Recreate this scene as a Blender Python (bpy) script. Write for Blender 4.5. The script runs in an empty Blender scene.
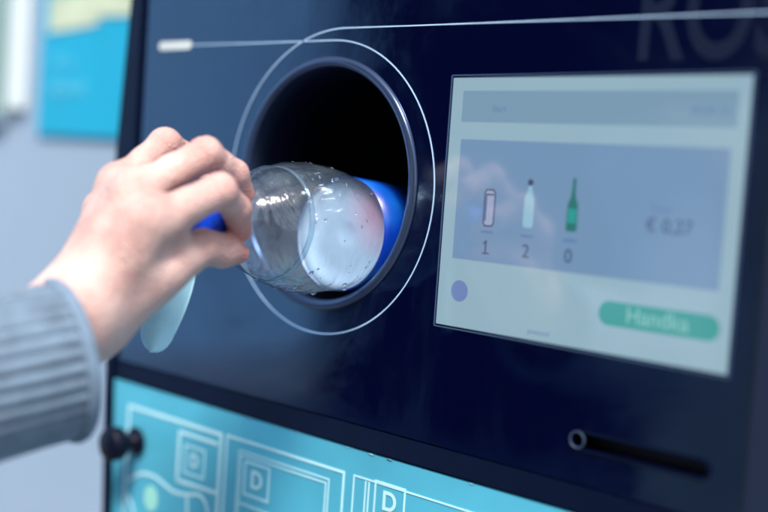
import bpy, bmesh, math, random
import numpy as np
from mathutils import Vector, Matrix
random.seed(7); rng = np.random.default_rng(7)
SC = bpy.context.scene; COL = SC.collection
H = 1.35                                   # height of the opening's centre above the pavement
def B(x, y, z): return Vector((x/1000, y/1000, z/1000 + H))     # millimetres around the opening -> metres
PI = math.pi

# ------------------------------------------------------------------ materials
def nt(name):
    m = bpy.data.materials.new(name); m.use_nodes = True
    t = m.node_tree; b = t.nodes['Principled BSDF']; return m, t, b
def setp(b, **k):
    for n, v in k.items():
        b.inputs[n.replace('_', ' ')].default_value = v
def node(t, typ, **k):
    n = t.nodes.new(typ)
    for a, v in k.items():
        if a in n.inputs: n.inputs[a].default_value = v
        else: setattr(n, a, v)
    return n
def ramp(t, stops):
    r = t.nodes.new('ShaderNodeValToRGB')
    e = r.color_ramp.elements
    while len(e) < len(stops): e.new(0.5)
    for i, (p, c) in enumerate(stops): e[i].position = p; e[i].color = (*c, 1)
    return r
def mat(name, col, rough=.5, noise=.12, scale=40, bump=0., bscale=300, metal=0., rvar=0., **k):
    m, t, b = nt(name); L = t.links
    tc = t.nodes.new('ShaderNodeTexCoord')
    n = node(t, 'ShaderNodeTexNoise', Scale=scale, Detail=5.)
    L.new(tc.outputs['Object'], n.inputs['Vector'])
    r = ramp(t, [(.3, tuple(c*(1-noise) for c in col)), (.7, tuple(min(1, c*(1+noise)) for c in col))])
    L.new(n.outputs['Fac'], r.inputs['Fac']); L.new(r.outputs['Color'], b.inputs['Base Color'])
    setp(b, Roughness=rough, Metallic=metal)
    if rvar:
        mr = node(t, 'ShaderNodeMapRange'); mr.inputs['To Min'].default_value = rough; mr.inputs['To Max'].default_value = rough+rvar
        L.new(n.outputs['Fac'], mr.inputs['Value']); L.new(mr.outputs['Result'], b.inputs['Roughness'])
    if bump:
        n2 = node(t, 'ShaderNodeTexNoise', Scale=bscale, Detail=4.); L.new(tc.outputs['Object'], n2.inputs['Vector'])
        bp = node(t, 'ShaderNodeBump', Strength=bump, Distance=.001); L.new(n2.outputs['Fac'], bp.inputs['Height'])
        L.new(bp.outputs['Normal'], b.inputs['Normal'])
    for a, v in k.items(): b.inputs[a.replace('_', ' ')].default_value = v
    return m
def emis(name, col, strength, rough=.08, base=(.02,.03,.04)):
    m, t, b = nt(name)
    setp(b, Base_Color=(*base, 1), Roughness=rough, IOR=2.05)
    tc = t.nodes.new('ShaderNodeTexCoord'); n = node(t, 'ShaderNodeTexNoise', Scale=9., Detail=2.)
    t.links.new(tc.outputs['Object'], n.inputs['Vector'])
    r = ramp(t, [(.3, tuple(c*.96 for c in col)), (.7, col)]); t.links.new(n.outputs['Fac'], r.inputs['Fac'])
    t.links.new(r.outputs['Color'], b.inputs['Emission Color']); b.inputs['Emission Strength'].default_value = strength
    return m

def panel_mat():
    m, t, b = nt('black_glass'); L = t.links
    tc = t.nodes.new('ShaderNodeTexCoord')
    v = node(t, 'ShaderNodeTexVoronoi', Scale=95.); L.new(tc.outputs['Object'], v.inputs['Vector'])
    n = node(t, 'ShaderNodeTexNoise', Scale=14., Detail=6.); L.new(tc.outputs['Object'], n.inputs['Vector'])
    r = ramp(t, [(.0, (1,1,1)), (.05, (0,0,0))]); L.new(v.outputs['Distance'], r.inputs['Fac'])
    r2 = ramp(t, [(.57, (0,0,0)), (.68, (1,1,1))]); L.new(n.outputs['Fac'], r2.inputs['Fac'])
    mul = node(t, 'ShaderNodeMath', operation='MULTIPLY'); L.new(r.outputs['Color'], mul.inputs[0]); L.new(r2.outputs['Color'], mul.inputs[1])
    mx = node(t, 'ShaderNodeMix', data_type='RGBA'); mx.inputs[6].default_value = (*NAVY, 1); mx.inputs[7].default_value = (.12,.16,.25,1)
    L.new(mul.outputs[0], mx.inputs[0]); L.new(mx.outputs[2], b.inputs['Base Color'])
    mr = node(t, 'ShaderNodeMapRange'); mr.inputs['To Min'].default_value = .06; mr.inputs['To Max'].default_value = .13
    sm_ = node(t, 'ShaderNodeTexNoise', Scale=5., Detail=9., Roughness=.72, Distortion=1.5); L.new(tc.outputs['Object'], sm_.inputs['Vector'])
    mr.inputs['From Min'].default_value = .42; mr.inputs['From Max'].default_value = .66; mr.inputs['To Max'].default_value = .24
    L.new(sm_.outputs['Fac'], mr.inputs['Value']); L.new(mr.outputs['Result'], b.inputs['Roughness'])
    b.inputs['Specular Tint'].default_value = (.42, .70, 1, 1); b.inputs['IOR'].default_value = 1.9
    return m
NAVY = (.0003, .0006, .016)
M = {}
M['glass_black'] = panel_mat()
M['bezel'] = mat('dark_bezel', (.001,.003,.018), .5, .2, 60, bump=.15, Specular_IOR_Level=.25, Specular_Tint=(.5,.75,1,1))
M['tunnel'] = mat('tunnel_plastic', (.004,.006,.024), .45, .2, 30)
M['rim'] = mat('opening_rim', (.055,.085,.16), .12, .1, 30, rvar=.1, metal=.6)
M['line'] = mat('printed_line', (.42,.62,.85), .35, .1, 80)
M['tip'] = mat('pale_tip', (.60,.66,.64), .35, .05)
M['edge'] = mat('screen_edge', (.05,.09,.18), .3, .1)
M['letters'] = mat('grey_letters', (.004,.009,.03), .4, .1, Specular_IOR_Level=.35)
M['teal'] = mat('teal_print', (.08,.41,.56), .3, .12, 12, rvar=.1, Specular_Tint=(.6,.9,1,1))
M['tealline'] = mat('white_print', (.50,.80,.86), .4, .06)
M['blob'] = mat('yellow_print', (.32,.72,.62), .4, .06)
M['chip'] = mat('peeled_edge', (.25,.55,.70), .5, .2)
M['rubber'] = mat('black_rubber', (.001,.002,.012), .5, .2, bump=.2, Specular_IOR_Level=.2)
M['steel'] = mat('side_steel', (.006,.013,.038), .5, .1, 20)
M['silver'] = mat('slot_metal', (.045,.075,.13), .4, .1, metal=.3)
SCR_IOR = 1.8
M['scr'] = emis('screen_background', (.42,.64,.76), .32)
M['scr_band'] = emis('screen_band', (.26,.44,.60), .33)
M['scr_mid'] = emis('screen_field', (.21,.36,.58), .36)
M['scr_dark'] = emis('screen_dark', (.04,.06,.14), .42)
M['scr_soft'] = emis('screen_soft', (.12,.22,.42), .42)
M['scr_dot'] = emis('screen_dot', (.17,.24,.52), .42)
M['scr_green'] = emis('screen_green', (.015,.33,.29), .42)
M['scr_green2'] = emis('screen_bottle_green', (.01,.17,.15), .42)
M['scr_btxt'] = emis('screen_button_text', (.22,.55,.52), .42)
M['scr_can'] = emis('screen_can', (.36,.42,.62), .42)
M['scr_pet'] = emis('screen_pet', (.30,.55,.70), .42)
M['wall'] = mat('painted_wall', (.32,.43,.56), .7, .04, 3, bump=.15)
M['poster'] = mat('poster_blue', (.0,.38,.60), .45, .05, 8)
M['ptext'] = mat('poster_text', (.12,.62,.82), .45, .05)
M['ppic'] = mat('poster_picture', (.58,.66,.46), .45, .15, 14)
M['ppic2'] = mat('poster_picture_blue', (.35,.72,.75), .45, .15, 14)
M['winframe'] = mat('window_frame', (.78,.86,.86), .4, .04, 10)
M['winpane'] = mat('window_pane', (.26,.38,.33), .15, .12, 4)
M['ground'] = mat('pavement', (.20,.22,.25), .85, .2, 6, bump=.4, bscale=120)
M['opp'] = mat('dark_reflected_facade', (.006,.008,.02), .8, .3, 2)
M['pale'] = mat('pale_reflected_facade', (.40,.68,.98), .8, .05, 2)
M['cap'] = mat('cap_blue', (.004,.06,.62), .3, .08)
M['cloth'] = mat('turquoise_cloth', (.44,.80,.92), .7, .08, 60, bump=.3)

def skin_mat():
    m, t, b = nt('skin'); L = t.links
    tc = t.nodes.new('ShaderNodeTexCoord')
    n = node(t, 'ShaderNodeTexNoise', Scale=38., Detail=4.); L.new(tc.outputs['Object'], n.inputs['Vector'])
    r = ramp(t, [(.32, (.47,.27,.24)), (.50, (.62,.41,.36)), (.70, (.70,.52,.47))])
    L.new(n.outputs['Fac'], r.inputs['Fac'])
    at = node(t, 'ShaderNodeAttribute', attribute_name='red')
    mx = node(t, 'ShaderNodeMix', data_type='RGBA'); mx.inputs[7].default_value = (.60,.20,.17,1)
    L.new(at.outputs['Fac'], mx.inputs[0]); L.new(r.outputs['Color'], mx.inputs[6]); L.new(mx.outputs[2], b.inputs['Base Color'])
    v = node(t, 'ShaderNodeTexVoronoi', Scale=900.); L.new(tc.outputs['Object'], v.inputs['Vector'])
    n2 = node(t, 'ShaderNodeTexNoise', Scale=110., Detail=8., Distortion=.6); L.new(tc.outputs['Object'], n2.inputs['Vector'])
    ad = node(t, 'ShaderNodeMath', operation='ADD'); L.new(v.outputs['Distance'], ad.inputs[0]); L.new(n2.outputs['Fac'], ad.inputs[1])
    bp = node(t, 'ShaderNodeBump', Strength=.6, Distance=.0012); L.new(ad.outputs[0], bp.inputs['Height']); L.new(bp.outputs['Normal'], b.inputs['Normal'])
    setp(b, Roughness=.56)
    b.inputs['Subsurface Weight'].default_value = .22
    b.inputs['Subsurface Radius'].default_value = (1, .35, .2); b.inputs['Subsurface Scale'].default_value = .004
    return m
M['skin'] = skin_mat()
M['nail'] = mat('nail', (.80,.56,.50), .25, .05)

def knit_mat():
    m = mat('ribbed_knit', (.12,.18,.245), .9, .25, 90, bump=.8, bscale=700)
    b = m.node_tree.nodes['Principled BSDF']; b.inputs['Sheen Weight'].default_value = .4
    return m
M['knit'] = knit_mat()

def pet_mat(milk, tint):
    m = bpy.data.materials.new('clear_plastic'); m.use_nodes = True; t = m.node_tree; L = t.links
    t.nodes.clear(); out = t.nodes.new('ShaderNodeOutputMaterial')
    tr = t.nodes.new('ShaderNodeBsdfTransparent'); tr.inputs[0].default_value = tint
    gl = t.nodes.new('ShaderNodeBsdfGlossy'); gl.inputs['Roughness'].default_value = .06
    df = t.nodes.new('ShaderNodeBsdfDiffuse'); df.inputs[0].default_value = (.55,.68,.78,1)
    tc = t.nodes.new('ShaderNodeTexCoord'); n = node(t, 'ShaderNodeTexNoise', Scale=42., Detail=5., Distortion=1.2)
    L.new(tc.outputs['Object'], n.inputs['Vector'])
    bp = node(t, 'ShaderNodeBump', Strength=.8, Distance=.004); L.new(n.outputs['Fac'], bp.inputs['Height'])
    L.new(bp.outputs['Normal'], gl.inputs['Normal'])
    fr = node(t, 'ShaderNodeFresnel', IOR=1.6); geo = t.nodes.new('ShaderNodeNewGeometry')
    mr = node(t, 'ShaderNodeMapRange'); mr.inputs['To Min'].default_value = 1.9; mr.inputs['To Max'].default_value = 1/1.9
    L.new(geo.outputs['Backfacing'], mr.inputs['Value']); L.new(mr.outputs['Result'], fr.inputs['IOR']); L.new(bp.outputs['Normal'], fr.inputs['Normal'])
    m1 = t.nodes.new('ShaderNodeMixShader'); m1.inputs[0].default_value = milk
    L.new(tr.outputs[0], m1.inputs[1]); L.new(df.outputs[0], m1.inputs[2])
    m2 = t.nodes.new('ShaderNodeMixShader'); L.new(fr.outputs[0], m2.inputs[0]); L.new(m1.outputs[0], m2.inputs[1]); L.new(gl.outputs[0], m2.inputs[2])
    L.new(m2.outputs[0], out.inputs[0]); return m
M['pet'] = pet_mat(.03, (.80,.90,.99,1))
M['ringm'] = pet_mat(.07, (.82,.92,.96,1))
def drop_mat():
    m, t, b = nt('water'); setp(b, Base_Color=(.9,.95,1,1), Roughness=.02, IOR=1.33); b.inputs['Transmission Weight'].default_value = 1; return m
M['water'] = drop_mat()
def label_out():
    m, t, b = nt('label_blue'); L = t.links
    tc = t.nodes.new('ShaderNodeTexCoord')
    n = node(t, 'ShaderNodeTexNoise', Scale=22., Detail=3.); L.new(tc.outputs['Object'], n.inputs['Vector'])
    r = ramp(t, [(.0, (.0,.022,.27)), (.5, (.001,.032,.33)), (.62, (.004,.10,.46)), (.8, (.02,.20,.60))]); L.new(n.outputs['Fac'], r.inputs['Fac']); L.new(r.outputs['Color'], b.inputs['Base Color'])
    setp(b, Roughness=.25); return m
def label_in():
    m, t, b = nt('label_back'); L = t.links
    tc = t.nodes.new('ShaderNodeTexCoord')
    n = node(t, 'ShaderNodeTexNoise', Scale=16., Detail=3.); L.new(tc.outputs['Object'], n.inputs['Vector'])
    r = ramp(t, [(.0, (.40,.45,.50)), (.57, (.40,.44,.50)), (.66, (.44,.36,.40)), (.8, (.44,.30,.35))]); L.new(n.outputs['Fac'], r.inputs['Fac']); L.new(r.outputs['Color'], b.inputs['Base Color'])
    setp(b, Roughness=.4); return m
M['label_out'] = label_out(); M['label_in'] = label_in()

def disc_mat():
    m = mat('milky_disc', (.50,.58,.65), .45, .1, 60); t = m.node_tree; L = t.links; b = t.nodes['Principled BSDF']
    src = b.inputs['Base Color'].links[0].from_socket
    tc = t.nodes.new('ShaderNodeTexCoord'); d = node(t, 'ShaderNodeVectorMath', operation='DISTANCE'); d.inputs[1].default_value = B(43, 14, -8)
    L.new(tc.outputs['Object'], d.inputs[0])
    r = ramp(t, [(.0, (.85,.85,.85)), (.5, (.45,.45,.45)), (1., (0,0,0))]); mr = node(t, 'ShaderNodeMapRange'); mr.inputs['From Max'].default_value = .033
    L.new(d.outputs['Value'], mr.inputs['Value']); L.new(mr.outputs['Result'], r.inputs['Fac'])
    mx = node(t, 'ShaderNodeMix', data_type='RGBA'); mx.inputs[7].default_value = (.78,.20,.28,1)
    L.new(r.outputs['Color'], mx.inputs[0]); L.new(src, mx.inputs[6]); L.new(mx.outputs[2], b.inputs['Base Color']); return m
M['white'] = disc_mat()

# ------------------------------------------------------------------ object helpers
def link(name, me, m, parent=None, smooth=False):
    o = bpy.data.objects.new(name, me); COL.objects.link(o)
    if m is not None:
        me.materials.clear(); me.materials.append(m)
    if smooth:
        for p in me.polygons: p.use_smooth = True
    if parent is not None:
        o.parent = parent; o.matrix_parent_inverse = parent.matrix_world.inverted() if False else Matrix.Translation(-parent.location)
    return o
def mesh_of(name, V, F):
    me = bpy.data.meshes.new(name); me.from_pydata([tuple(v) for v in V], [], F); me.update(); return me
def tag(o, label, cat, group=None, kind=None):
    if kind: o['kind'] = kind
    if label: o['label'] = label
    if cat: o['category'] = cat
    if group: o['group'] = group
    return o
def empty(name, loc, label, cat):
    o = bpy.data.objects.new(name, None); o.location = loc; o.empty_display_size = .05; COL.objects.link(o); return tag(o, label, cat)
def recalc(me):
    bm = bmesh.new(); bm.from_mesh(me); bmesh.ops.recalc_face_normals(bm, faces=bm.faces); bm.to_mesh(me); bm.free(); return me
def plate(name, pts, z0, z1, m, parent, bevel=0):
    """flat outline pts (x, z mm) in the front plane, from depth z0 (front, mm outwards) back to z1"""
    n = len(pts); V = [B(x, -z0, y) for x, y in pts] + [B(x, -z1, y) for x, y in pts]
    F = [tuple(range(n)), tuple(range(2*n-1, n-1, -1))] + [(i, (i+1) % n, n+(i+1) % n, n+i) for i in range(n)]
    me = recalc(mesh_of(name, V, F))
    if bevel:
        bm = bmesh.new(); bm.from_mesh(me)
        bmesh.ops.bevel(bm, geom=list(bm.edges), offset=bevel/1000, segments=2, affect='EDGES'); bm.to_mesh(me); bm.free()
    return link(name, me, m, parent)
def rect(x0, x1, y0, y1): return [(x0, y0), (x1, y0), (x1, y1), (x0, y1)]
def rrect(x0, x1, y0, y1, r, n=8):
    P = []
    for cx, cy, a0 in ((x1-r, y1-r, 0), (x0+r, y1-r, 90), (x0+r, y0+r, 180), (x1-r, y0+r, 270)):
        for i in range(n+1):
            a = math.radians(a0+90*i/n); P.append((cx+r*math.cos(a), cy+r*math.sin(a)))
    return P
def circle(cx, cy, r, n=48): return [(cx+r*math.cos(2*PI*i/n), cy+r*math.sin(2*PI*i/n)) for i in range(n)]
def ribbon(name, paths, w, z, m, parent, t=.15):
    """printed lines: every path a polyline, width w mm"""
    V = []; F = []
    for path, closed in paths:
        P = [Vector(p) for p in path]; n = len(P); base = len(V)
        for i in range(n):
            a = P[(i-1) % n] if (closed or i > 0) else P[i]; c = P[(i+1) % n] if (closed or i < n-1) else P[i]
            d1 = (P[i]-a).normalized() if (P[i]-a).length > 0 else (c-P[i]).normalized()
            d2 = (c-P[i]).normalized() if (c-P[i]).length > 0 else d1
            tt = (d1+d2).normalized(); nn = Vector((-tt.y, tt.x)); k = 1/max(.5, nn.dot(Vector((-d1.y, d1.x))))
            for s in (1, -1):
                q = P[i]+nn*s*w/2*k
                V.append(B(q.x, -z, q.y)); V.append(B(q.x, -z+t, q.y))
        for i in range(n if closed else n-1):
            j = (i+1) % n; a = base+4*i; b = base+4*j
            F += [(a, b, b+2, a+2), (a+1, a+3, b+3, b+1), (a, a+1, b+1, b), (a+2, b+2, b+3, a+3)]
    return link(name, recalc(mesh_of(name, V, F)), m, parent)
def text(name, s, x, y, size, z, m, parent, align='CENTER', sx=1., bold=0.):
    cu = bpy.data.curves.new(name, 'FONT'); cu.body = s; cu.size = size/1000; cu.align_x = align; cu.align_y = 'CENTER'
    cu.extrude = .00004; cu.offset = bold/1000
    tmp = bpy.data.objects.new('tmp', cu); COL.objects.link(tmp)
    dg = bpy.context.evaluated_depsgraph_get(); me = bpy.data.meshes.new_from_object(tmp.evaluated_get(dg))
    bpy.data.objects.remove(tmp)
    me.transform(Matrix.Translation(B(x, -z, y)) @ Matrix.Rotation(PI/2, 4, 'X') @ Matrix.Diagonal((sx, 1, 1, 1)))
    return link(name, me, m, parent)
def lathe_verts(prof, seg, c, axis, jitter=None):
    a = Vector(axis).normalized(); u = a.cross(Vector((0, 0, 1))).normalized(); v = a.cross(u)
    V = []
    for s, r in prof:
        for i in range(seg):
            t = 2*PI*i/seg; rr = r if jitter is None else r*jitter(s, t)
            V.append(B(*(Vector(c)+a*s+(u*math.cos(t)+v*math.sin(t))*rr)))
    return V
def lathe(name, prof, seg, c, axis, m, parent=None, closed=False, jitter=None, smooth=True):
    V = lathe_verts(prof, seg, c, axis, jitter); n = len(prof); F = []
    for k in range(n if closed else n-1):
        k2 = (k+1) % n
        for i in range(seg):
            j = (i+1) % seg; F.append((k*seg+i, k*seg+j, k2*seg+j, k2*seg+i))
    if not closed:
        if prof[0][1] < .6: F.append(tuple(range(seg)))
        if prof[-1][1] < .6: F.append(tuple(range((n-1)*seg, n*seg))[::-1])
    return link(name, recalc(mesh_of(name, V, F)), m, parent, smooth)
def boolean_cut(o, cutters):
    for c in cutters:
        md = o.modifiers.new('cut', 'BOOLEAN'); md.operation = 'DIFFERENCE'; md.solver = 'EXACT'; md.object = c
    dg = bpy.context.evaluated_depsgraph_get(); dg.update()
    me = bpy.data.meshes.new_from_object(o.evaluated_get(dg)); o.modifiers.clear(); o.data = me
    for c in cutters: bpy.data.objects.remove(c)

# ------------------------------------------------------------------ setting
g = 40.
ground = link('pavement', mesh_of('pavement', [(-g,-g,0),(g,-g,0),(g,g,0),(-g,g,0)], [(0,1,2,3)]), M['ground']); tag(ground, None, None, kind='structure')
WZ = 200
def boxm(name, x0, x1, y0, y1, z0, z1, m, parent=None, bevel=0):   # mm, absolute z from the opening centre
    V = [B(x, y, z) for x in (x0, x1) for y in (y0, y1) for z in (z0, z1)]
    F = [(0,1,3,2),(4,6,7,5),(0,4,5,1),(2,3,7,6),(0,2,6,4),(1,5,7,3)]
    me = recalc(mesh_of(name, V, F))
    if bevel:
        bm = bmesh.new(); bm.from_mesh(me); bmesh.ops.bevel(bm, geom=list(bm.edges), offset=bevel/1000, segments=2, affect='EDGES'); bm.to_mesh(me); bm.free()
    return link(name, me, m, parent)
wall = boxm('wall', -3200, 1500, WZ, WZ+200, -1350, 1500, M['wall'])
tag(wall, 'pale blue-grey painted wall behind the machine and the arm', 'wall')
win = empty('window', B(-900, WZ, 52), 'window with a white upright frame at the top left edge, left of the blue poster', 'window')
boxm('pane', -1500, -731, WZ-6, WZ-2, 50, 900, M['winpane'], win)
boxm('frame', -722, -692, WZ-10, WZ-1, 56, 900, M['winframe'], win, 2)
boxm('sill', -1500, -733, WZ-12, WZ-1, 40, 48, M['wall'], win, 1)
pos = empty('poster', B(-540, WZ, 150), 'bright cyan-blue poster with a pale picture strip, on the wall left of the machine', 'poster')
boxm('sheet', -664, -400, WZ-4, WZ-1, 30, 420, M['poster'], pos)
# pale picture with slanted lower edge
def yplate(name, pts, y, m, parent):
    n = len(pts); V = [B(x, y, z) for x, z in pts]+[B(x, y+.6, z) for x, z in pts]
    F = [tuple(range(n)), tuple(range(2*n-1, n-1, -1))]+[(i, (i+1) % n, n+(i+1) % n, n+i) for i in range(n)]
    return link(name, recalc(mesh_of(name, V, F)), m, parent)
yplate('picture', [(-648,139),(-555,144),(-552,152),(-425,150),(-425,400),(-648,400)], WZ-5.2, M['ppic'], pos)
yplate('picture', [(-640,176),(-560,182),(-440,178),(-440,260),(-640,260)], WZ-6.2, M['ppic2'], pos)
def wtext(name, s, x, z, size, m, parent):
    cu = bpy.data.curves.new(name, 'FONT'); cu.body = s; cu.size = size/1000; cu.extrude = .0002
    tmp = bpy.data.objects.new('tmp', cu); COL.objects.link(tmp); dg = bpy.context.evaluated_depsgraph_get()
    me = bpy.data.meshes.new_from_object(tmp.evaluated_get(dg)); bpy.data.objects.remove(tmp)
    me.transform(Matrix.Translation(B(x, WZ-5, z)) @ Matrix.Rotation(PI/2, 4, 'X')); return link(name, me, m, parent)
wtext('lettering', 'A l e', -636, 100, 22, M['ptext'], pos)
wtext('lettering', 'deposit', -640, 74, 24, M['ptext'], pos)

# unseen dark and pale buildings, added to shape the reflections in the glossy front
opp = empty('building', (1.0, -4.2, 0), 'unseen dark building front added across the way for the dark reflection in the glossy panel', 'building')
boxm('facade', -4400, 9000, -4700, -4200, -1350, 4200, M['opp'], opp)
for i in range(6):
    boxm('window', -2500+i*1800, -1500+i*1800, -4190, -4150, -200, 1900, M['tunnel'], opp)
side = empty('building', (-6.3, -1.5, 0), 'unseen pale low building added to the left for the pale reflection in the left of the panel', 'building')
boxm('facade', -6800, -6300, -8000, 1800, -1350, 2600, M['pale'], side)
boxm('roof_edge', -6830, -6260, -8050, 1850, 2600, 2750, M['winframe'], side)

# ------------------------------------------------------------------ machine
mach = empty('deposit_machine', B(30, 150, -1350), 'black and navy bottle deposit machine with round opening, lit screen and teal lower door', 'deposit machine')
CX, CY, RO, RI = -1., 2.3, 73.5, 67.5
panel = plate('front_panel', [(-188, 420), (-187.2, 15), (-193, -60), (-199.5, -131.5), (273, -131.5), (273, 420)], 0, -14, M['glass_black'], None)
panel.parent = None
cut = lathe('cut', [(-60, .001), (-60, RO-.3), (60, RO-.3), (60, .001)], 128, (CX, 0, CY), (0, -1, 0), None)
slotcut = plate('cut', rrect(184, 255.5, -114.2, -106.4, 3.8), 10, -30, None, None)
boolean_cut(panel, [cut, slotcut])
panel.data.materials.clear(); panel.data.materials.append(M['glass_black'])
panel.parent = mach; panel.matrix_parent_inverse = Matrix.Translation(-mach.location)
# the rounded lip around the opening
prof = []
for i in range(17):
    a = PI*i/16; prof.append((math.sin(a)*2.6, (RO+RI)/2+math.cos(a)*(RO-RI)/2))
prof += [(-16, RI), (-16, RO)]
lathe('opening_rim', prof, 128, (CX, 0, CY), (0, -1, 0), M['rim'], mach, closed=True)
tun = lathe('intake_tunnel', [(-10, RI+1.2), (-60, RI+1), (-60, 80), (-300, 80), (-300, .001)], 96, (CX, 0, CY), (0, -1, 0), M['tunnel'], mach)
lathe('roller', [(-90, .5), (-90, 14), (90, 14), (90, .5)], 32, (CX, 150, CY-66), (1, 0, 0), M['rubber'], tun)
# housing around the front
boxm('housing', -208, 283, 16, 360, -1340, 460, M['bezel'], mach)
# cutting not needed: the tunnel runs inside, so open the housing front
hs = [o for o in mach.children if o.name.startswith('housing')][0]
cut = lathe('cut', [(-420, .001), (-420, 82), (60, 82), (60, .001)], 96, (CX, -20, CY), (0, -1, 0), None)
mi = hs.matrix_parent_inverse.copy(); hs.parent = None; boolean_cut(hs, [cut]); hs.data.materials.clear(); hs.data.materials.append(M['bezel']); hs.parent = mach; hs.matrix_parent_inverse = mi
plate('side_frame', [(-202.7, 420), (-202.7, 118.8), (-210.8, 14.7), (-211.5, -70), (-208.5, -162.9), (-203.2, -243), (-200, -800), (-193, -800), (-194.5, -243), (-201.5, -162.9), (-200, -131), (-193.6, -60), (-187.8, 15), (-188.6, 420)], 3, -15, M['bezel'], mach, .8)
plate('side_frame', [(273.6, 420), (273.6, -240), (274, -800), (330, -800), (330, 420)], 5, -15, M['steel'], mach, 1.5)
plate('trim_strip', [(-200.5, -132.3), (273, -132.3), (273, -145), (-200.8, -145)], .8, -15, M['bezel'], mach, .6)
# the printed loop line
P = [(-134, 86), (-70, 85.4), (0, 85)]
P += [(85*math.sin(math.radians(a)), 85*math.cos(math.radians(a))) for a in range(3, 270, 3)]
dd = 5.2
P += [(-85+(85+dd)*(1-math.cos(math.radians(a)))*1.04, (85+dd+1.5)*math.sin(math.radians(a))) for a in range(0, 91, 3)]
P += [(60, 91.0), (273, 88.6)]
ribbon('loop_line', [(P, False)], .72, .35, M['line'], mach, .3)
plate('line_tip', rrect(-169.5, -134, 83.2, 89, 2.9), .6, .05, M['tip'], mach)
text('lettering', 'ROS', 238.5, 89.2, 62, .25, M['letters'], mach, sx=.66, bold=1.1)
# receipt slot
def rim_ring(name, x0, x1, y0, y1, w, z, m, parent, t=.6):
    o = rrect(x0-w, x1+w, y0-w, y1+w, (y1-y0)/2+w-.01); i = rrect(x0, x1, y0, y1, (y1-y0)/2-.01); n = len(o)
    V = [B(x, -z, y) for x, y in o]+[B(x, -z, y) for x, y in i]+[B(x, -z+t, y) for x, y in o]+[B(x, -z+t, y) for x, y in i]
    F = []
    for k in range(n):
        j = (k+1) % n; F += [(k, j, n+j, n+k), (k, 2*n+k, 2*n+j, j), (n+k, n+j, 3*n+j, 3*n+k)]
    return link(name, recalc(mesh_of(name, V, F)), m, parent)
slot = plate('receipt_slot', rrect(183.2, 256, -114.8, -105.8, 4), -14.2, -15.8, M['tunnel'], mach)
rim_ring('slot_rim', 184, 255.5, -114.2, -106.4, .9, 1.0, M['bezel'], slot, .9)
lathe('slot_cap', [(-.6, 3.4), (.1, 3.6), (.3, 3.9), (.1, 4.3), (-.8, 4.4)], 32, (187.2, -1.3, -110.3), (0, -1, 0), M['silver'], slot, smooth=False)
# screen
scr = plate('screen', rect(93.1, 259.9, -66.9, 62.6), .5, .05, M['scr'], mach)
rim_ = rrect(91.8, 261.2, -68.2, 63.9, .5, 2)
ribbon('screen_edge', [(rim_, True)], .55, .55, M['edge'], scr, .4)
z1, z2 = .62, .72
plate('header_band', rect(100.5, 254.5, 39.8, 55.8), z1, .52, M['scr_band'], scr)
plate('item_field', rect(101.2, 252.8, -31.3, 30.8), z1, .52, M['scr_mid'], scr)
def arc_rect(): pass
# can icon
can = plate('can_icon', [(119.9, 4), (121, 5.6), (125.4, 5.6), (126.5, 4), (126.5, -11.2), (125.4, -12.8), (121, -12.8), (119.9, -11.2)], z2, .64, M['scr_can'], scr)
ribbon('outline', [([(119.9, 4), (121, 5.6), (125.4, 5.6), (126.5, 4), (126.5, -11.2), (125.4, -12.8), (121, -12.8), (119.9, -11.2)], True), ([(120.6, 3.2), (125.8, 3.2)], False), ([(121, 3), (121, -10.5)], False)], .8, z2+.06, M['scr_dark'], can, .05)
pb = [(-.9, 11.6), (.9, 11.6), (1, 8.6), (1.3, 6.6), (3, 2.6), (3.1, -10), (2.4, -11.8), (-2.4, -11.8), (-3.1, -10), (-3, 2.6), (-1.3, 6.6), (-1, 8.6)]
pet = plate('plastic_bottle_icon', [(148+x, y) for x, y in pb], z2, .64, M['scr_pet'], scr)
plate('cap', circle(148, 10.6, 1.7, 16), z2+.08, z2+.02, M['scr_dark'], pet)
gb = [(-.9, 14), (.9, 14), (1, 8.5), (1.4, 5), (3, 1.2), (3.2, -10.4), (2.6, -11.6), (-2.6, -11.6), (-3.2, -10.4), (-3, 1.2), (-1.4, 5), (-1, 8.5)]
gbo = plate('glass_bottle_icon', [(173.8+x, y) for x, y in gb], z2, .64, M['scr_green2'], scr)
plate('label', rect(171.4, 176.2, -7.6, -.6), z2+.08, z2+.02, M['scr_green'], gbo)
for x, n in ((122.9, '1'), (148.2, '2'), (173.6, '0')):
    plate('dash', rect(x-3.8, x+3.8, -16.6, -15.3), z2, .64, M['scr_soft'], scr)
    dg1 = text('digit', n, x-.2, -23.8, 9.5, z2, M['scr_dark'], scr)
    if n == '1': ribbon('serif', [([(x-2.2, -26.9), (x+2.2, -26.9)], False), ([(x-1.9, -22.0), (x-.1, -20.7)], False)], .7, z2+.02, M['scr_dark'], dg1, .05)
text('price', '\u20ac 0,27', 226, -5.4, 9, z2, M['scr_dark'], scr)
text('small_text', 'Total', 221.5, 2.4, 5, z2, M['scr_soft'], scr)
text('small_text', 'Start', 124.8, 46.6, 4.5, z2, M['scr_soft'], scr)
text('small_text', '00:00 24', 241.5, 46.8, 5.5, z2, M['scr_soft'], scr)
text('small_text', 'powered', 159.5, -62.6, 3.6, z2, M['scr_soft'], scr)
plate('round_button', circle(107.6, -48, 5.6, 40), z1, .52, M['scr_dot'], scr)
btn = plate('button', rrect(193, 255, -53.6, -42.2, 5.6), z1, .52, M['scr_green'], scr)
text('button_text', 'Handka', 224, -47.9, 10.6, z2, M['scr_btxt'], btn, bold=.12)

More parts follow.
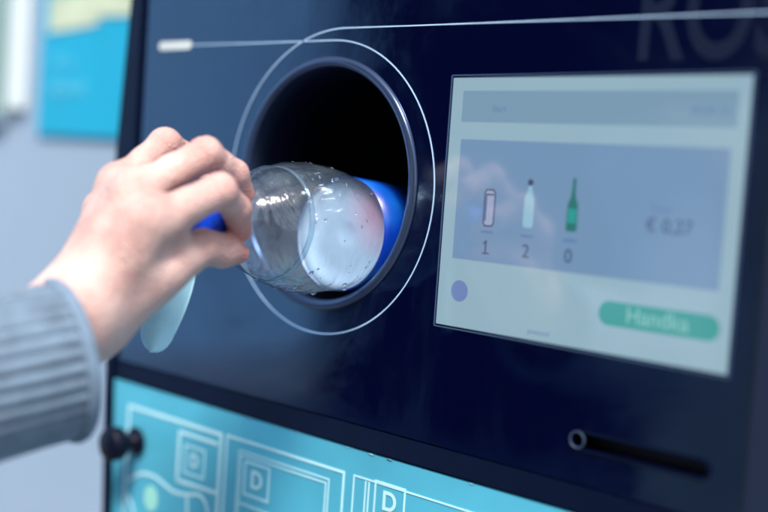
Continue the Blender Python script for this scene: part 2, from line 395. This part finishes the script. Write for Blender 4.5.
# lower door with its print
door = plate('lower_door', [(-201.2, -145.8), (273, -145.8), (273, -800), (-194, -800), (-195, -243)], 0, -12, M['teal'], mach, .5)
zt = .3
ribbon('printed_frame', [([(-180.5, -800), (-180.5, -162), (-79, -162), (-79, -800)], False)], 2.5, zt, M['tealline'], door, .25)
ribbon('printed_frame', [([(-122, -202), (-122, -168.6), (-82, -168.6)], False), ([(-122, -201.2), (-80, -200)], False)], 2.3, zt+.02, M['tealline'], door, .25)
ribbon('printed_frame', [([(-73.2, -800), (-73.2, -161.2), (32.4, -161.2), (32.4, -800)], False)], 1.6, zt, M['tealline'], door, .25)
ribbon('printed_frame', [([(-60.5, -800), (-60.5, -168), (20.6, -168), (20.6, -800)], False), ([(-58.3, -800), (-58.3, -170.6), (18.2, -170.6), (18.2, -800)], False), ([(-58, -200.8), (18, -200.8)], False)], .9, zt, M['tealline'], door, .25)
ribbon('printed_frame', [([(40.6, -800), (40.6, -161), (273, -161)], False), ([(50, -800), (50, -162)], False), ([(52.6, -800), (52.6, -162)], False)], 1.0, zt, M['tealline'], door, .25)
for x0, x1, y0, y1, s in ((-115, -94.5, -194, -176, 12.5), (-53.8, -31.2, -194, -173.6, 15.5), (57.6, 79.8, -180, -160.2, 15)):
    ribbon('letter_frame', [(rect(x0, x1, y0, y1), True)], 1.2, zt+.03, M['tealline'], door, .25)
    text('letter', 'D', (x0+x1)/2, (y0+y1)/2, s, zt, M['tealline'], door, bold=.35)
def smoothp(P, n=8):
    out = []
    for i in range(len(P)-1):
        p0 = Vector(P[max(0, i-1)]); p1 = Vector(P[i]); p2 = Vector(P[i+1]); p3 = Vector(P[min(len(P)-1, i+2)])
        for k in range(n):
            t = k/n; out.append(tuple(.5*((2*p1)+(p2-p0)*t+(2*p0-5*p1+4*p2-p3)*t*t+(3*p1-p0-3*p2+p3)*t**3)))
    return out+[P[-1]]
car = ribbon('printed_car', [(smoothp([(-180, -216), (-174.9, -212.5), (-163.8, -206.3), (-149.4, -204.3), (-138, -206.5), (-125.9, -209.5), (-112, -208.6), (-98.1, -205.6), (-90, -210.5), (-86.5, -222), (-86, -240)]), False),
    (smoothp([(-178, -224), (-170, -232), (-166, -248), (-165, -270)]), False), (smoothp([(-110.5, -209), (-109, -225), (-109.5, -250)]), False)], 2.1, zt, M['tealline'], door, .25)
plate('printed_patch', [(-157+x*.9, -222+y) for x, y in circle(8, 2, 8.6, 24)], .2, .02, M['blob'], door)
# a few peeled chips on the door's upper edge
for k in range(10):
    x = rng.uniform(-60, 140); w = rng.uniform(.6, 4) ; hh = rng.uniform(.15, .4)
    plate('peeled_chip', [(x, -146.2), (x+w*.5, -146.0+hh*.2), (x+w, -146.3), (x+w*.7, -146.3-hh), (x+w*.2, -146.2-hh*.7)], .5, .02, M['chip'], door)
kn = lathe('latch_knob', [(0, 9), (2, 9.8), (3, 8.6), (3.4, 4.2), (13, 4.2), (13.5, 10.4), (15.5, 11.6), (22, 11.6), (24, 10.4), (24.8, .5)], 40, (-168, -1, -184), (0, -1, 0), M['rubber'], mach)

# ------------------------------------------------------------------ bottle
BC = Vector((17.1, -1.6, -25.2)); BA = Vector((.067, -1, .085)).normalized()
bot = empty('plastic_bottle', B(*BC), 'clear plastic bottle with blue cap and blue label, pushed into the round opening', 'bottle')
def dent(s, t):
    return 1+.006*math.sin(3*t+s*.09)+.004*math.sin(7*t-s*.13)+(.012*math.sin(5*t+s*.3)*math.sin(s*.21+t) if 5 < s < 84 else 0)+(.035*abs(math.sin(4.5*t+.6))*math.sin((s-50)/36*PI) if 50 < s < 86 else 0)
prof = [(-62, .5), (-60, 10), (-63, 22), (-60, 28), (-54, 31.5), (-50, 32.4), (-30, 32.5), (-4, 32.5), (2, 32.8), (8, 33.6), (16, 34.9), (24, 35.8), (32, 36.2), (40, 35.7), (47, 34.3), (52, 32.5), (55, 30.9), (56.2, 30), (57.4, 30.2), (60, 29.8), (64, 28.2), (68, 25.8), (72, 22.7), (76, 19.4), (80, 16.3), (83, 14.4), (86, 13.2), (89, 12.8), (89.4, 16), (90.6, 16), (91, 12.8), (93, 12.6), (106, 12.4)]
lathe('bottle_body', prof, 96, BC, BA, M['pet'], bot, jitter=dent)
lab = lathe('label', [(0, 32.95), (-48, 32.95), (-48, 32.75), (0, 32.75)], 96, BC, BA, M['label_out'], bot, closed=True)
lathe('label_back', [(-.2, 32.7), (-48, 32.7), (-48, 32.66), (-.2, 32.66)], 96, BC, BA, M['label_in'], lab, closed=True)
lathe('shoulder_ring', [(54.6, 31), (55.6, 31.1), (57.2, 30.6), (58, 30), (56.4, 29.7)], 96, BC, BA, M['ringm'], bot, closed=True)
lathe('neck_ring', [(91.4, 13.4), (91.4, 15), (93.4, 15), (93.4, 13.4)], 64, BC, BA, M['cap'], bot, closed=True)
capr = lambda s, t: 1+(.022*(1 if math.sin(36*t) > 0 else -1) if 94.5 < s < 107 else 0)
lathe('cap', [(94, 12.9), (94.1, 14.2), (95, 14.6), (107, 14.5), (108.6, 13.6), (109, 10), (109, .5)], 288, BC, BA, M['cap'], bot, jitter=capr)
# added disc with moulded circles, forward of the base to catch more light
for s, r in ((-62, 31), ):
    lathe('milky_disc', [(-7, .4), (-6.8, 6), (-6.2, 8), (-6.6, 10), (-5.4, 19), (-5.8, 21), (-4.2, 28), (-1.6, 32), (-3, 32.3), (-20, .4)], 72, BC, BA, M['white'], bot)
a = BA; u = a.cross(Vector((0, 0, 1))).normalized(); v = a.cross(u)
ico = bmesh.new(); bmesh.ops.create_icosphere(ico, subdivisions=2, radius=1); dme0 = bpy.data.meshes.new('water_droplet'); ico.to_mesh(dme0); ico.free()
dme0.materials.append(M['water'])
for p_ in dme0.polygons: p_.use_smooth = True
cam_dir = Vector((.68, -.72, .0))
k = 0
while k < 52:
    s = rng.uniform(3, 56); t = rng.uniform(0, 2*PI); nrm = u*math.cos(t)+v*math.sin(t)
    if nrm.dot(cam_dir) < -.1: continue
    r = rng.choice([.45, .6, .8, 1.1, 1.35], p=[.3, .3, .2, .13, .07])
    o = bpy.data.objects.new('water_droplet', dme0); COL.objects.link(o)
    o.parent = bot; o.matrix_parent_inverse = Matrix.Translation(-bot.location)
    q = nrm.to_track_quat('Z', 'Y')
    o.matrix_basis = Matrix.Translation(B(*(BC+a*s+nrm*(float(np.interp(s, [0, 8, 16, 24, 32, 40, 47, 52, 55], [32.6, 33.6, 34.9, 35.8, 36.2, 35.7, 34.3, 32.5, 31]))*dent(s, t)+.1)))) @ q.to_matrix().to_4x4() @ Matrix.Diagonal((r/1000, r*rng.uniform(.9, 1.3)/1000, r*.6/1000, 1))
    k += 1

# ------------------------------------------------------------------ person: hand and forearm as one surface, from a distance field
J = dict(wrist=(19.8,-173.5,-67.3), fore1=(20,-216,-88), fore2=(6,-284,-103),
 i0=(42.9,-150.5,-21.2), i1=(54.4,-120.3,-3.9), i2=(47.4,-103.2,-12.5), i3=(41.0,-95.0,-23.5),
 m0=(24.9,-148.3,-8.2), m1=(33.4,-113.7,13.3), m2=(30.6,-92.4,4.5), m3=(27.1,-82.8,-6.0),
 r0=(5.5,-143.2,-5.4), r1=(3.9,-116.4,17.1), r2=(.8,-93.9,8.7), r3=(3.1,-85.7,-1.7),
 p0=(-11.5,-140.5,-18.3), p1=(-23.4,-116.2,-2.5), p2=(-24.5,-100.3,-12.4), p3=(-18.9,-100.2,-23.8),
 t0=(24.0,-160.0,-67.3), t1=(38.7,-138.5,-43.6), t2=(40.3,-116.8,-31.9), t3=(40.6,-94.0,-35.0))
J = {k: np.array(v, float) for k, v in J.items()}
lo = np.array([-50., -310., -135.]); hi = np.array([80., -65., 40.]); hstep = 1.25
def grid(lo, hi, h):
    ax = [np.arange(lo[i], hi[i]+h, h) for i in range(3)]; return np.stack(np.meshgrid(*ax, indexing='ij'), -1)
def cone(P, a, b, ra, rb):
    ba = b-a; t = np.clip(((P-a)@ba)/(ba@ba), 0, 1); return np.linalg.norm(P-a-t[..., None]*ba, axis=-1)-(ra+(rb-ra)*t)
def smin(a, b, k):
    h = np.clip(.5+.5*(b-a)/k, 0, 1); return b+(a-b)*h-k*h*(1-h)
def surface_nets(D, lo, h):
    S = D < 0; nx, ny, nz = D.shape
    c = [S[i:nx-1+i, j:ny-1+j, k:nz-1+k] for i in (0, 1) for j in (0, 1) for k in (0, 1)]
    cnt = sum(x.astype(int) for x in c); act = (cnt > 0) & (cnt < 8); idx = -np.ones(act.shape, int); ids = np.argwhere(act); idx[act] = np.arange(len(ids))
    acc = np.zeros((len(ids), 3)); n = np.zeros(len(ids)); offs = [(i, j, k) for i in (0, 1) for j in (0, 1) for k in (0, 1)]
    for a in offs:
        for b in offs:
            if sum(b)-sum(a) == 1 and all(b[q] >= a[q] for q in range(3)):
                A = ids+np.array(a); C = ids+np.array(b); da = D[tuple(A.T)]; db = D[tuple(C.T)]; m = (da < 0) != (db < 0)
                t = np.where(m, da/(da-db+1e-12), 0); acc[m] += (A+(C-A)*t[:, None])[m]; n[m] += 1
    V = lo+h*acc/n[:, None]; F = []
    for ax in range(3):
        sl0 = [slice(None)]*3; sl1 = [slice(None)]*3; sl0[ax] = slice(0, -1); sl1[ax] = slice(1, None)
        e = S[tuple(sl0)] != S[tuple(sl1)]; E = np.argwhere(e); flip = S[tuple(sl0)][e]
        b1, b2 = [(1, 2), (2, 0), (0, 1)][ax]
        ok = (E[:, b1] > 0) & (E[:, b2] > 0) & (E[:, b1] < act.shape[b1]) & (E[:, b2] < act.shape[b2]); E = E[ok]; flip = flip[ok]
        o1 = np.zeros(3, int); o1[b1] = 1; o2 = np.zeros(3, int); o2[b2] = 1
        q = np.stack([idx[tuple((E-o).T)] for o in (o1*0, o1, o1+o2, o2)], 1)
        q[~flip] = q[~flip][:, ::-1]; F.append(q)
    return V, np.concatenate(F)
def hand_field(P):
    c = lambda a, b, ra, rb: cone(P, J[a], J[b], ra, rb)
    ln = lambda a, b, t: J[a]*(1-t)+J[b]*t
    fing = []
    for f, R in (('i', (10.3, 8.6, 7.2, 6.0)), ('m', (9.8, 8.5, 7.3, 6.2)), ('r', (9.2, 8.0, 7.0, 5.8)), ('p', (8.2, 7.0, 6.0, 5.2))):
        mid = ln(f+'0', f+'1', .55)
        d = smin(cone(P, J[f+'0'], mid, R[0], R[1]*.97), cone(P, mid, J[f+'1'], R[1]*.97, R[1]), 3)
        m2_ = ln(f+'1', f+'2', .5)
        d = smin(d, smin(cone(P, J[f+'1'], m2_, R[1], R[2]*.98), cone(P, m2_, J[f+'2'], R[2]*.98, R[2]), 2), 3)
        d = smin(d, c(f+'2', f+'3', R[2], R[3]), 2.5)
        fing.append(d)
    F = fing[0]
    for d in fing[1:]: F = smin(F, d, 1.5)
    th = smin(cone(P, J['t0'], J['t1'], 15, 11.2), cone(P, J['t1'], J['t2'], 11.2, 8.8), 5)
    th = smin(th, cone(P, J['t2'], ln('t2', 't3', .55), 8.8, 8.6), 3); th = smin(th, cone(P, ln('t2', 't3', .55), J['t3'], 8.0, 5.2), 3)
    W = J['wrist']
    palm = None
    for f, r0, r1 in (('i', 14, 11.5), ('m', 14, 11), ('r', 13, 10.5), ('p', 10, 9.2)):
        off = {'i': (7, 0, -2), 'm': (1, 0, 5), 'r': (-6, 1, 4), 'p': (-4, 3, -7)}[f]
        d = cone(P, W+np.array(off, float), J[f+'0'], r0, r1)
        palm = d if palm is None else smin(palm, d, 13)
    palm = smin(palm, cone(P, ln('t0', 'p0', .35), ln('t1', 'p0', .3), 15, 12), 12)      # flesh of the palm
    arm = smin(cone(P, W+np.array([4, 0, 4.]), J['fore1'], 20, 22), cone(P, W+np.array([-2, 3, -6.]), J['fore1'], 16.5, 22), 8)
    arm = smin(arm, cone(P, J['fore1'], J['fore2'], 23, 26), 8)
    d = smin(palm, arm, 14)
    kn_ = np.min([np.linalg.norm(P-J[f+'0'], axis=-1) for f in 'imrp'], axis=0)
    d = smin(d, F, 1.2+6.3*np.clip((34-kn_)/14, 0, 1))
    d = smin(d, th, .9+8*np.clip((50-np.linalg.norm(P-J['t0'], axis=-1))/16, 0, 1))
    # web between thumb and index finger
    d = smin(d, cone(P, ln('t0', 't1', .75), ln('i0', 'wrist', .22), 8.5, 8.5), 9)
    d = smin(d, cone(P, ln('t1', 't2', .45)+np.array([0, 0, 2.]), ln('i0', 'i1', .28)-np.array([0, 0, 3.]), 7.5, 7), 6)
    # knuckles and extensor tendons
    n = np.array([.55, -.62, .5]); n /= np.linalg.norm(n)
    for f in 'imr':
        d = smin(d, np.linalg.norm(P-(J[f+'0']+n*5.5), axis=-1)-5.2, 8)
        d = smin(d, cone(P, J[f+'0']+n*8.6, W*.55+J[f+'0']*.45+n*10.8, 2.1, 1.5), 4.5)
    # skin folds at the finger joints
    for f in 'im':
        ax = J[f+'2']-J[f+'1']; ax /= np.linalg.norm(ax)
        for o in (-3.2, 0, 3.0):
            q = np.abs((P-J[f+'1'])@((J[f+'1']-J[f+'0'])/np.linalg.norm(J[f+'1']-J[f+'0']))-o)
            near = np.linalg.norm(P-J[f+'1'], axis=-1) < 11.5
            d = d+np.where(near, .8*np.exp(-(q/.7)**2), 0)
    for o in (0, 3):
        ax = J['t3']-J['t2']; ax = ax/np.linalg.norm(ax); q = np.abs((P-J['t2'])@ax-o)
        d = d+np.where(np.linalg.norm(P-J['t2'], axis=-1) < 12, .4*np.exp(-(q/.7)**2), 0)
    return d
G = grid(lo, hi, hstep)
D = hand_field(G)
V, F = surface_nets(D, lo, hstep)
me = bpy.data.meshes.new('person'); me.from_pydata([tuple(B(*v_)) for v_ in V], [], [tuple(int(x) for x in f_) for f_ in F]); me.update(); recalc(me)
red = np.zeros(len(V))
for k_, w_ in (('i3', 1), ('m3', 1), ('t3', .9), ('i1', .4), ('m1', .4), ('r1', .35), ('t2', .3), ('wrist', .3), ('t0', .5), ('t1', .3), ('i2', .6), ('m2', .5)):
    red = np.maximum(red, w_*np.exp(-(np.linalg.norm(V-J[k_], axis=1)/(13 if w_ < 1 else 14))**2))
at = me.attributes.new('red', 'FLOAT', 'POINT'); at.data.foreach_set('value', (red*.95).astype(np.float32))
person = link('person', me, M['skin'], None, True)
sm = person.modifiers.new('smooth', 'SMOOTH'); sm.factor = .5; sm.iterations = 3
tag(person, 'person in a grey ribbed knit sleeve, left hand reaching in and gripping the bottle', 'person')
# the rest of the person (out of the frame to the left of the camera, mirrored in the glossy front)
def body_part(name, fn, lo_, hi_, h_, m, parent):
    lo_ = np.array(lo_, float); G_ = grid(lo_, np.array(hi_, float), h_); V_, F_ = surface_nets(fn(G_), lo_, h_)
    me_ = bpy.data.meshes.new(name); me_.from_pydata([tuple(B(*v_)) for v_ in V_], [], [tuple(int(x) for x in f_) for f_ in F_]); me_.update(); recalc(me_)
    o = link(name, me_, m, parent, True); md = o.modifiers.new('smooth', 'SMOOTH'); md.iterations = 3; return o
A_ = lambda *v: np.array(v, float)
BX, BY = -25., -725.
def head_f(P):
    Q = P.copy(); Q[..., 0] = BX+(P[..., 0]-BX)*1.18
    d = np.linalg.norm(Q-A_(BX, BY-8, 262), axis=-1)-88
    d = smin(d, np.linalg.norm(Q-A_(BX, BY+18, 205), axis=-1)-62, 30); d = smin(d, cone(Q, A_(BX, BY+35, 172), A_(BX, BY+62, 168), 34, 24), 22)
    d = smin(d, cone(P, A_(BX, BY+78, 240), A_(BX, BY+98, 212), 8, 14), 10)                 # nose
    for sx in (-1, 1):
        d = smin(d, np.linalg.norm(P-A_(BX+sx*33, BY+68, 222), axis=-1)-18, 14)
        d = smin(d, cone(P, A_(BX+sx*79, BY-2, 205), A_(BX+sx*84, BY-12, 242), 8, 12), 5)    # ears
        d = np.maximum(d, -(np.linalg.norm(P-A_(BX+sx*32, BY+92, 247), axis=-1)-15))
    d = smin(d, cone(P, A_(BX-16, BY+86, 180), A_(BX+16, BY+86, 180), 7, 7), 6)
    return smin(d, cone(P, A_(BX, BY-12, 60), A_(BX, BY-2, 180), 58, 52), 20)
head = body_part('head', head_f, (BX-115, BY-120, 30), (BX+115, BY+125, 365), 5, M['skin'], None)
dg_ = bpy.context.evaluated_depsgraph_get()
M['vest'] = mat('beige_vest', (.80,.66,.48), .75, .12, 20, bump=.4, bscale=200)
M['trouser'] = mat('dark_trousers', (.02,.025,.04), .85, .2, 40, bump=.4)
M['hair'] = mat('brown_hair', (.05,.03,.02), .6, .4, 90, bump=.8, bscale=500)
M['shoe'] = mat('pale_shoes', (.5,.5,.5), .5, .1)
def torso_f(P):
    Q = P.copy(); Q[..., 1] = BY+(P[..., 1]-BY)*1.45
    d = cone(Q, A_(BX, BY, -380), A_(BX, BY, -150), 165, 150); d = smin(d, cone(Q, A_(BX-75, BY, -40), A_(BX+75, BY, -40), 125, 125), 60)
    d = smin(d, cone(P, A_(BX-150, BY+10, 52), A_(BX+150, BY, 52), 58, 58), 50)
    d = smin(d, cone(P, A_(BX, BY-8, 60), A_(BX, BY-8, 118), 78, 66), 20)
    return np.maximum(d, -(cone(P, A_(BX, BY-8, 100), A_(BX, BY-4, 200), 62, 62)))
body_part('vest', torso_f, (BX-230, BY-150, -500), (BX+230, BY+150, 150), 9, M['vest'], person)
def rarm_f(P):
    d = smin(cone(P, A_(BX+175, BY, 40), A_(BX+225, BY-10, -235), 60, 46), cone(P, A_(BX+225, BY-10, -235), A_(BX+215, BY+60, -470), 46, 36), 15)
    return d
body_part('right_sleeve', rarm_f, (BX+90, BY-90, -520), (BX+300, BY+120, 120), 8, M['knit'], person)
def rhand_f(P):
    d = cone(P, A_(BX+214, BY+62, -480), A_(BX+212, BY+80, -555), 24, 30)
    for i_, (l_, o_) in enumerate(((62, -20), (72, -7), (66, 7), (52, 19))): d = smin(d, cone(P, A_(BX+212, BY+82+o_, -570), A_(BX+200, BY+92+o_, -590-l_), 10, 7), 4)
    return smin(d, cone(P, A_(BX+205, BY+95, -510), A_(BX+195, BY+125, -580), 14, 8), 8)
rh = body_part('h', rhand_f, (BX+150, BY+20, -680), (BX+260, BY+150, -440), 4, M['skin'], None)
def core_f(P):
    Q = P.copy(); Q[..., 1] = BY+(P[..., 1]-BY)*1.5
    d = cone(Q, A_(BX, BY, -400), A_(BX, BY, -60), 120, 120); d = smin(d, cone(P, A_(BX-135, BY+8, 45), A_(BX+140, BY, 45), 40, 40), 30)
    d = smin(d, cone(P, A_(BX, BY-10, 20), A_(BX, BY-10, 90), 50, 48), 20)
    d = smin(d, cone(P, A_(BX+160, BY, 35), A_(BX+222, BY-8, -235), 40, 34), 15); d = smin(d, cone(P, A_(BX+222, BY-8, -235), A_(BX+214, BY+62, -490), 34, 24), 12)
    d = smin(d, cone(P, A_(BX-145, BY+30, 45), A_(-66, -515, -82), 38, 34), 15); d = smin(d, cone(P, A_(-66, -515, -82), A_(-22, -430, -122), 34, 32), 10)
    return smin(d, cone(P, A_(-22, -430, -122), A_(5, -290, -104), 32, 25), 8)
core = body_part('core', core_f, (BX-220, BY-110, -480), (BX+280, -240, 160), 7, M['skin'], None)
for o_ in (head, rh, core):
    o_.modifiers.clear()
    md_ = person.modifiers.new('join', 'BOOLEAN'); md_.operation = 'UNION'; md_.solver = 'EXACT'; md_.object = o_
dgx = bpy.context.evaluated_depsgraph_get(); dgx.update(); me_ = bpy.data.meshes.new_from_object(person.evaluated_get(dgx)); person.modifiers.clear(); person.data = me_
me_.materials.clear(); me_.materials.append(M['skin'])
for o_ in (head, rh, core): bpy.data.objects.remove(o_)
print('attrs', [a_.name for a_ in me_.attributes], len(me_.vertices))
for p_ in person.data.polygons: p_.use_smooth = True
def leg_f(P):
    d = None
    for sx in (-1, 1):
        e = smin(cone(P, A_(BX+sx*85, BY, -440), A_(BX+sx*95, BY+15, -870), 100, 66), cone(P, A_(BX+sx*95, BY+15, -870), A_(BX+sx*100, BY-5, -1270), 66, 50), 20)
        d = e if d is None else smin(d, e, 12)
    return np.maximum(smin(d, cone(P, A_(BX-60, BY, -420), A_(BX+60, BY, -420), 110, 110), 30), -(P[..., 2]+1285))
body_part('trousers', leg_f, (BX-240, BY-150, -1300), (BX+240, BY+150, -290), 10, M['trouser'], person)
for sx in (-1, 1):
    body_part('shoe', lambda P, sx=sx: np.maximum(smin(cone(P, A_(BX+sx*100, BY-20, -1290), A_(BX+sx*115, BY+150, -1318), 48, 34), cone(P, A_(BX+sx*100, BY-20, -1290), A_(BX+sx*100, BY-20, -1240), 46, 46), 15), -(P[..., 2]+1349)), (BX+sx*105-75, BY-90, -1360), (BX+sx*105+90, BY+210, -1180), 6, M['shoe'], person)
def hair_f(P):
    Q = P.copy(); Q[..., 0] = BX+(P[..., 0]-BX)*1.12
    d = np.linalg.norm(Q-A_(BX, BY-18, 268), axis=-1)-98; d = smin(d, cone(Q, A_(BX, BY-52, 235), A_(BX, BY-62, 150), 72, 48), 25)
    return np.maximum(d, -(np.linalg.norm(P-A_(BX, BY+82, 212), axis=-1)-92))
body_part('hair', hair_f, (BX-115, BY-150, 80), (BX+115, BY+110, 385), 6, M['hair'], person)
def nail(tip, base, nrm, w):
    t_ = Vector(J[tip]); b_ = Vector(J[base]); ax = (t_-b_).normalized(); n = Vector(nrm); n = (n-ax*n.dot(ax)).normalized(); s_ = ax.cross(n)
    V = []; F = []; NU, NV = 8, 8
    for i in range(NU+1):
        for j in range(NV+1):
            uu = i/NU; vv = j/NV*2-1; wid = w*(1-.25*(2*uu-1)**4)
            ang = vv*.95; R = w*.62
            V.append(B(*(t_-ax*(6.5-11*uu)+s_*math.sin(ang)*wid*.62+n*(math.cos(ang)*R+1.7-1.2*uu*uu))))
    for i in range(NU):
        for j in range(NV): a0 = i*(NV+1)+j; F.append((a0, a0+1, a0+NV+2, a0+NV+1))
    o = link('fingernail', recalc(mesh_of('fingernail', V, F)), M['nail'], person, True)
    so = o.modifiers.new('thick', 'SOLIDIFY'); so.thickness = .0006; return o

# sleeve: a ribbed knit tube with a rolled, paler edge
SA = Vector((.168, .971, .168)).normalized(); SCn = Vector((32.1, -184.2, -84.5))
SPTS = [SCn+SA*40, SCn, SCn-SA*70, SCn-SA*140, SCn-SA*200, Vector((-30,-450,-120)), Vector((-70,-520,-75)), Vector((-125,-600,0)), Vector((-185,-665,46)), Vector((-150,-700,78))]
def sleeve_path():
    out = []
    for i in range(1, len(SPTS)-2):
        p0, p1, p2, p3 = SPTS[i-1:i+3]
        for k in range(24):
            t = k/24; out.append(.5*((2*p1)+(p2-p0)*t+(2*p0-5*p1+4*p2-p3)*t*t+(3*p1-p0-3*p2+p3)*t**3))
    return out
SP = sleeve_path(); SD = [0.]
for i in range(1, len(SP)): SD.append(SD[-1]+(SP[i]-SP[i-1]).length)
def sleeve_pt(d):   # point and axis at a distance back from the cuff
    if d <= 0: return SCn+SA*(-d), SA
    i = max(1, min(len(SP)-2, int(np.searchsorted(SD, d)))); t = (d-SD[i-1])/(SD[i]-SD[i-1])
    return SP[i-1].lerp(SP[i], t), (SP[i-1]-SP[i+1]).normalized()
SU = SA.cross(Vector((0, 0, 1))).normalized(); SV = SU.cross(SA)
NR = 34; SEG = NR*10
def sleeve_mesh(name, prof, m, parent, ribs, amp):
    V = []; F = []
    for d, r in prof:
        c, ax_ = sleeve_pt(d); su = ax_.cross(Vector((.2, .1, 1))).normalized(); sv = su.cross(ax_)
        for i in range(SEG):
            t = 2*PI*i/SEG; rib = amp*(abs(math.sin(NR*t/2+.15*math.sin(d*.05)))**.75-.6) if ribs else 0
            fold = .8*math.sin(2*t+d*.05)+.9*math.sin(3*t-d*.035)
            rr = r+rib+fold*min(1, d/30+.2)
            V.append(B(*(c+(su*math.cos(t)+sv*math.sin(t))*rr)))
    n = len(prof)
    for k_ in range(n-1):
        for i in range(SEG): j = (i+1) % SEG; F.append((k_*SEG+i, k_*SEG+j, (k_+1)*SEG+j, (k_+1)*SEG+i))
    return link(name, recalc(mesh_of(name, V, F)), m, parent, True)
pr = [(60, 31), (30, 31.2), (8, 31.6), (3, 32), (.5, 33), (.1, 34), (.6, 35.2)]
pr2 = [(1+d, 35.4+.012*d+.045*max(0, d-150)) for d in range(0, int(SD[-1])-2, 6)]
slv = sleeve_mesh('sleeve', pr+pr2, M['knit'], person, True, 2.3)
slv['label'] = 'grey-blue ribbed knit sleeve with a paler rolled cuff'
M['cuff'] = mat('cuff_edge', (.15,.22,.30), .9, .15, 120, bump=.6, bscale=800)
cf = []
for i in range(13):
    a_ = 2*PI*i/12; cf.append((1.5-3.4*math.cos(a_), 35+3.2*math.sin(a_)))
sleeve_mesh('cuff_edge', cf, M['cuff'], slv, False, 0)

# ------------------------------------------------------------------ the pale cloth tip under the hand
def cloth():
    top = Vector((14, -103, -38)); bot_ = Vector((4.4, -115.5, -90)); ax = (bot_-top); L_ = ax.length; ax.normalize()
    n = Vector((.683, -.727, .064)); n = (n-ax*n.dot(ax)).normalized(); s_ = ax.cross(n)
    V = []; F = []; NU, NV = 60, 12
    for side_ in (0, 1):
        for i in range(NU+1):
            uu = i/NU; w = 9.5*(math.sin(PI*min(1, .08+uu*.72)))**.8 if uu < .78 else 9.5*(math.sin(PI*(.08+.78*.72)))**.8*math.sqrt(max(0, 1-((uu-.78)/.22)**2))
            for j in range(NV+1):
                vv = j/NV*2-1
                q = top+ax*L_*uu+s_*(w*vv+3*math.sin(uu*2.2))+n*(2.2*math.sin(vv*2.2+uu*2)+(.45 if side_ else -.45)*(1-abs(vv)**4))
                V.append(B(*q))
    m_ = (NU+1)*(NV+1)
    for sd in (0, 1):
        for i in range(NU):
            for j in range(NV): a0 = sd*m_+i*(NV+1)+j; F.append((a0, a0+1, a0+NV+2, a0+NV+1))
    for i in range(NU):
        for j in (0, NV): a0 = i*(NV+1)+j; F.append((a0, a0+NV+1, m_+a0+NV+1, m_+a0))
    return link('cloth', recalc(mesh_of('cloth', V, F)), M['cloth'], None, True)
tag(cloth(), 'rounded tip of a pale turquoise cloth hanging below the hand', 'cloth')

# ------------------------------------------------------------------ light
w = bpy.data.worlds.new('World'); SC.world = w; w.use_nodes = True; t = w.node_tree
sky = t.nodes.new('ShaderNodeTexSky'); sky.sky_type = 'NISHITA'; sky.sun_disc = False
SUN_EL, SUN_AZ = math.radians(54), math.radians(142)      # azimuth measured from +Y towards +X
sky.sun_elevation = SUN_EL; sky.sun_rotation = SUN_AZ; sky.altitude = 100; sky.dust_density = 3; sky.ozone_density = 1
t.links.new(sky.outputs[0], t.nodes['Background'].inputs[0]); t.nodes['Background'].inputs[1].default_value = .15
sl = bpy.data.lights.new('sun', 'SUN'); sl.energy = 2.6; sl.angle = math.radians(14); sl.color = (1, .97, .93)
so = bpy.data.objects.new('sun', sl); COL.objects.link(so)
dvec = Vector((math.sin(SUN_AZ)*math.cos(SUN_EL), math.cos(SUN_AZ)*math.cos(SUN_EL), math.sin(SUN_EL)))
so.rotation_euler = (-dvec).to_track_quat('-Z', 'Y').to_euler()

# ------------------------------------------------------------------ camera
cd = bpy.data.cameras.new('camera'); cam = bpy.data.objects.new('camera', cd); COL.objects.link(cam)
R_ = Vector((.723852, .686381, .070141)); U_ = Vector((-.095253, -.001271, .995452)); K_ = Vector((.683349, -.727241, .06446))
mm = Matrix((R_, U_, K_)).transposed().to_4x4(); mm.translation = B(493.984, -470.821, 6.666)
cam.matrix_world = mm
cd.sensor_width = 36; cd.lens = 1170.5/768*36; cd.clip_start = .01; cd.clip_end = 200
cd.dof.use_dof = True; cd.dof.focus_distance = .630; cd.dof.aperture_fstop = cd.lens/22.; cd.dof.aperture_blades = 0
SC.camera = cam
SC.view_settings.view_transform = 'Standard'; SC.view_settings.look = 'None'; SC.view_settings.gamma = 1; SC.view_settings.exposure = 1.0
SC.cycles.max_bounces = 10; SC.cycles.transparent_max_bounces = 16; SC.cycles.use_denoising = True
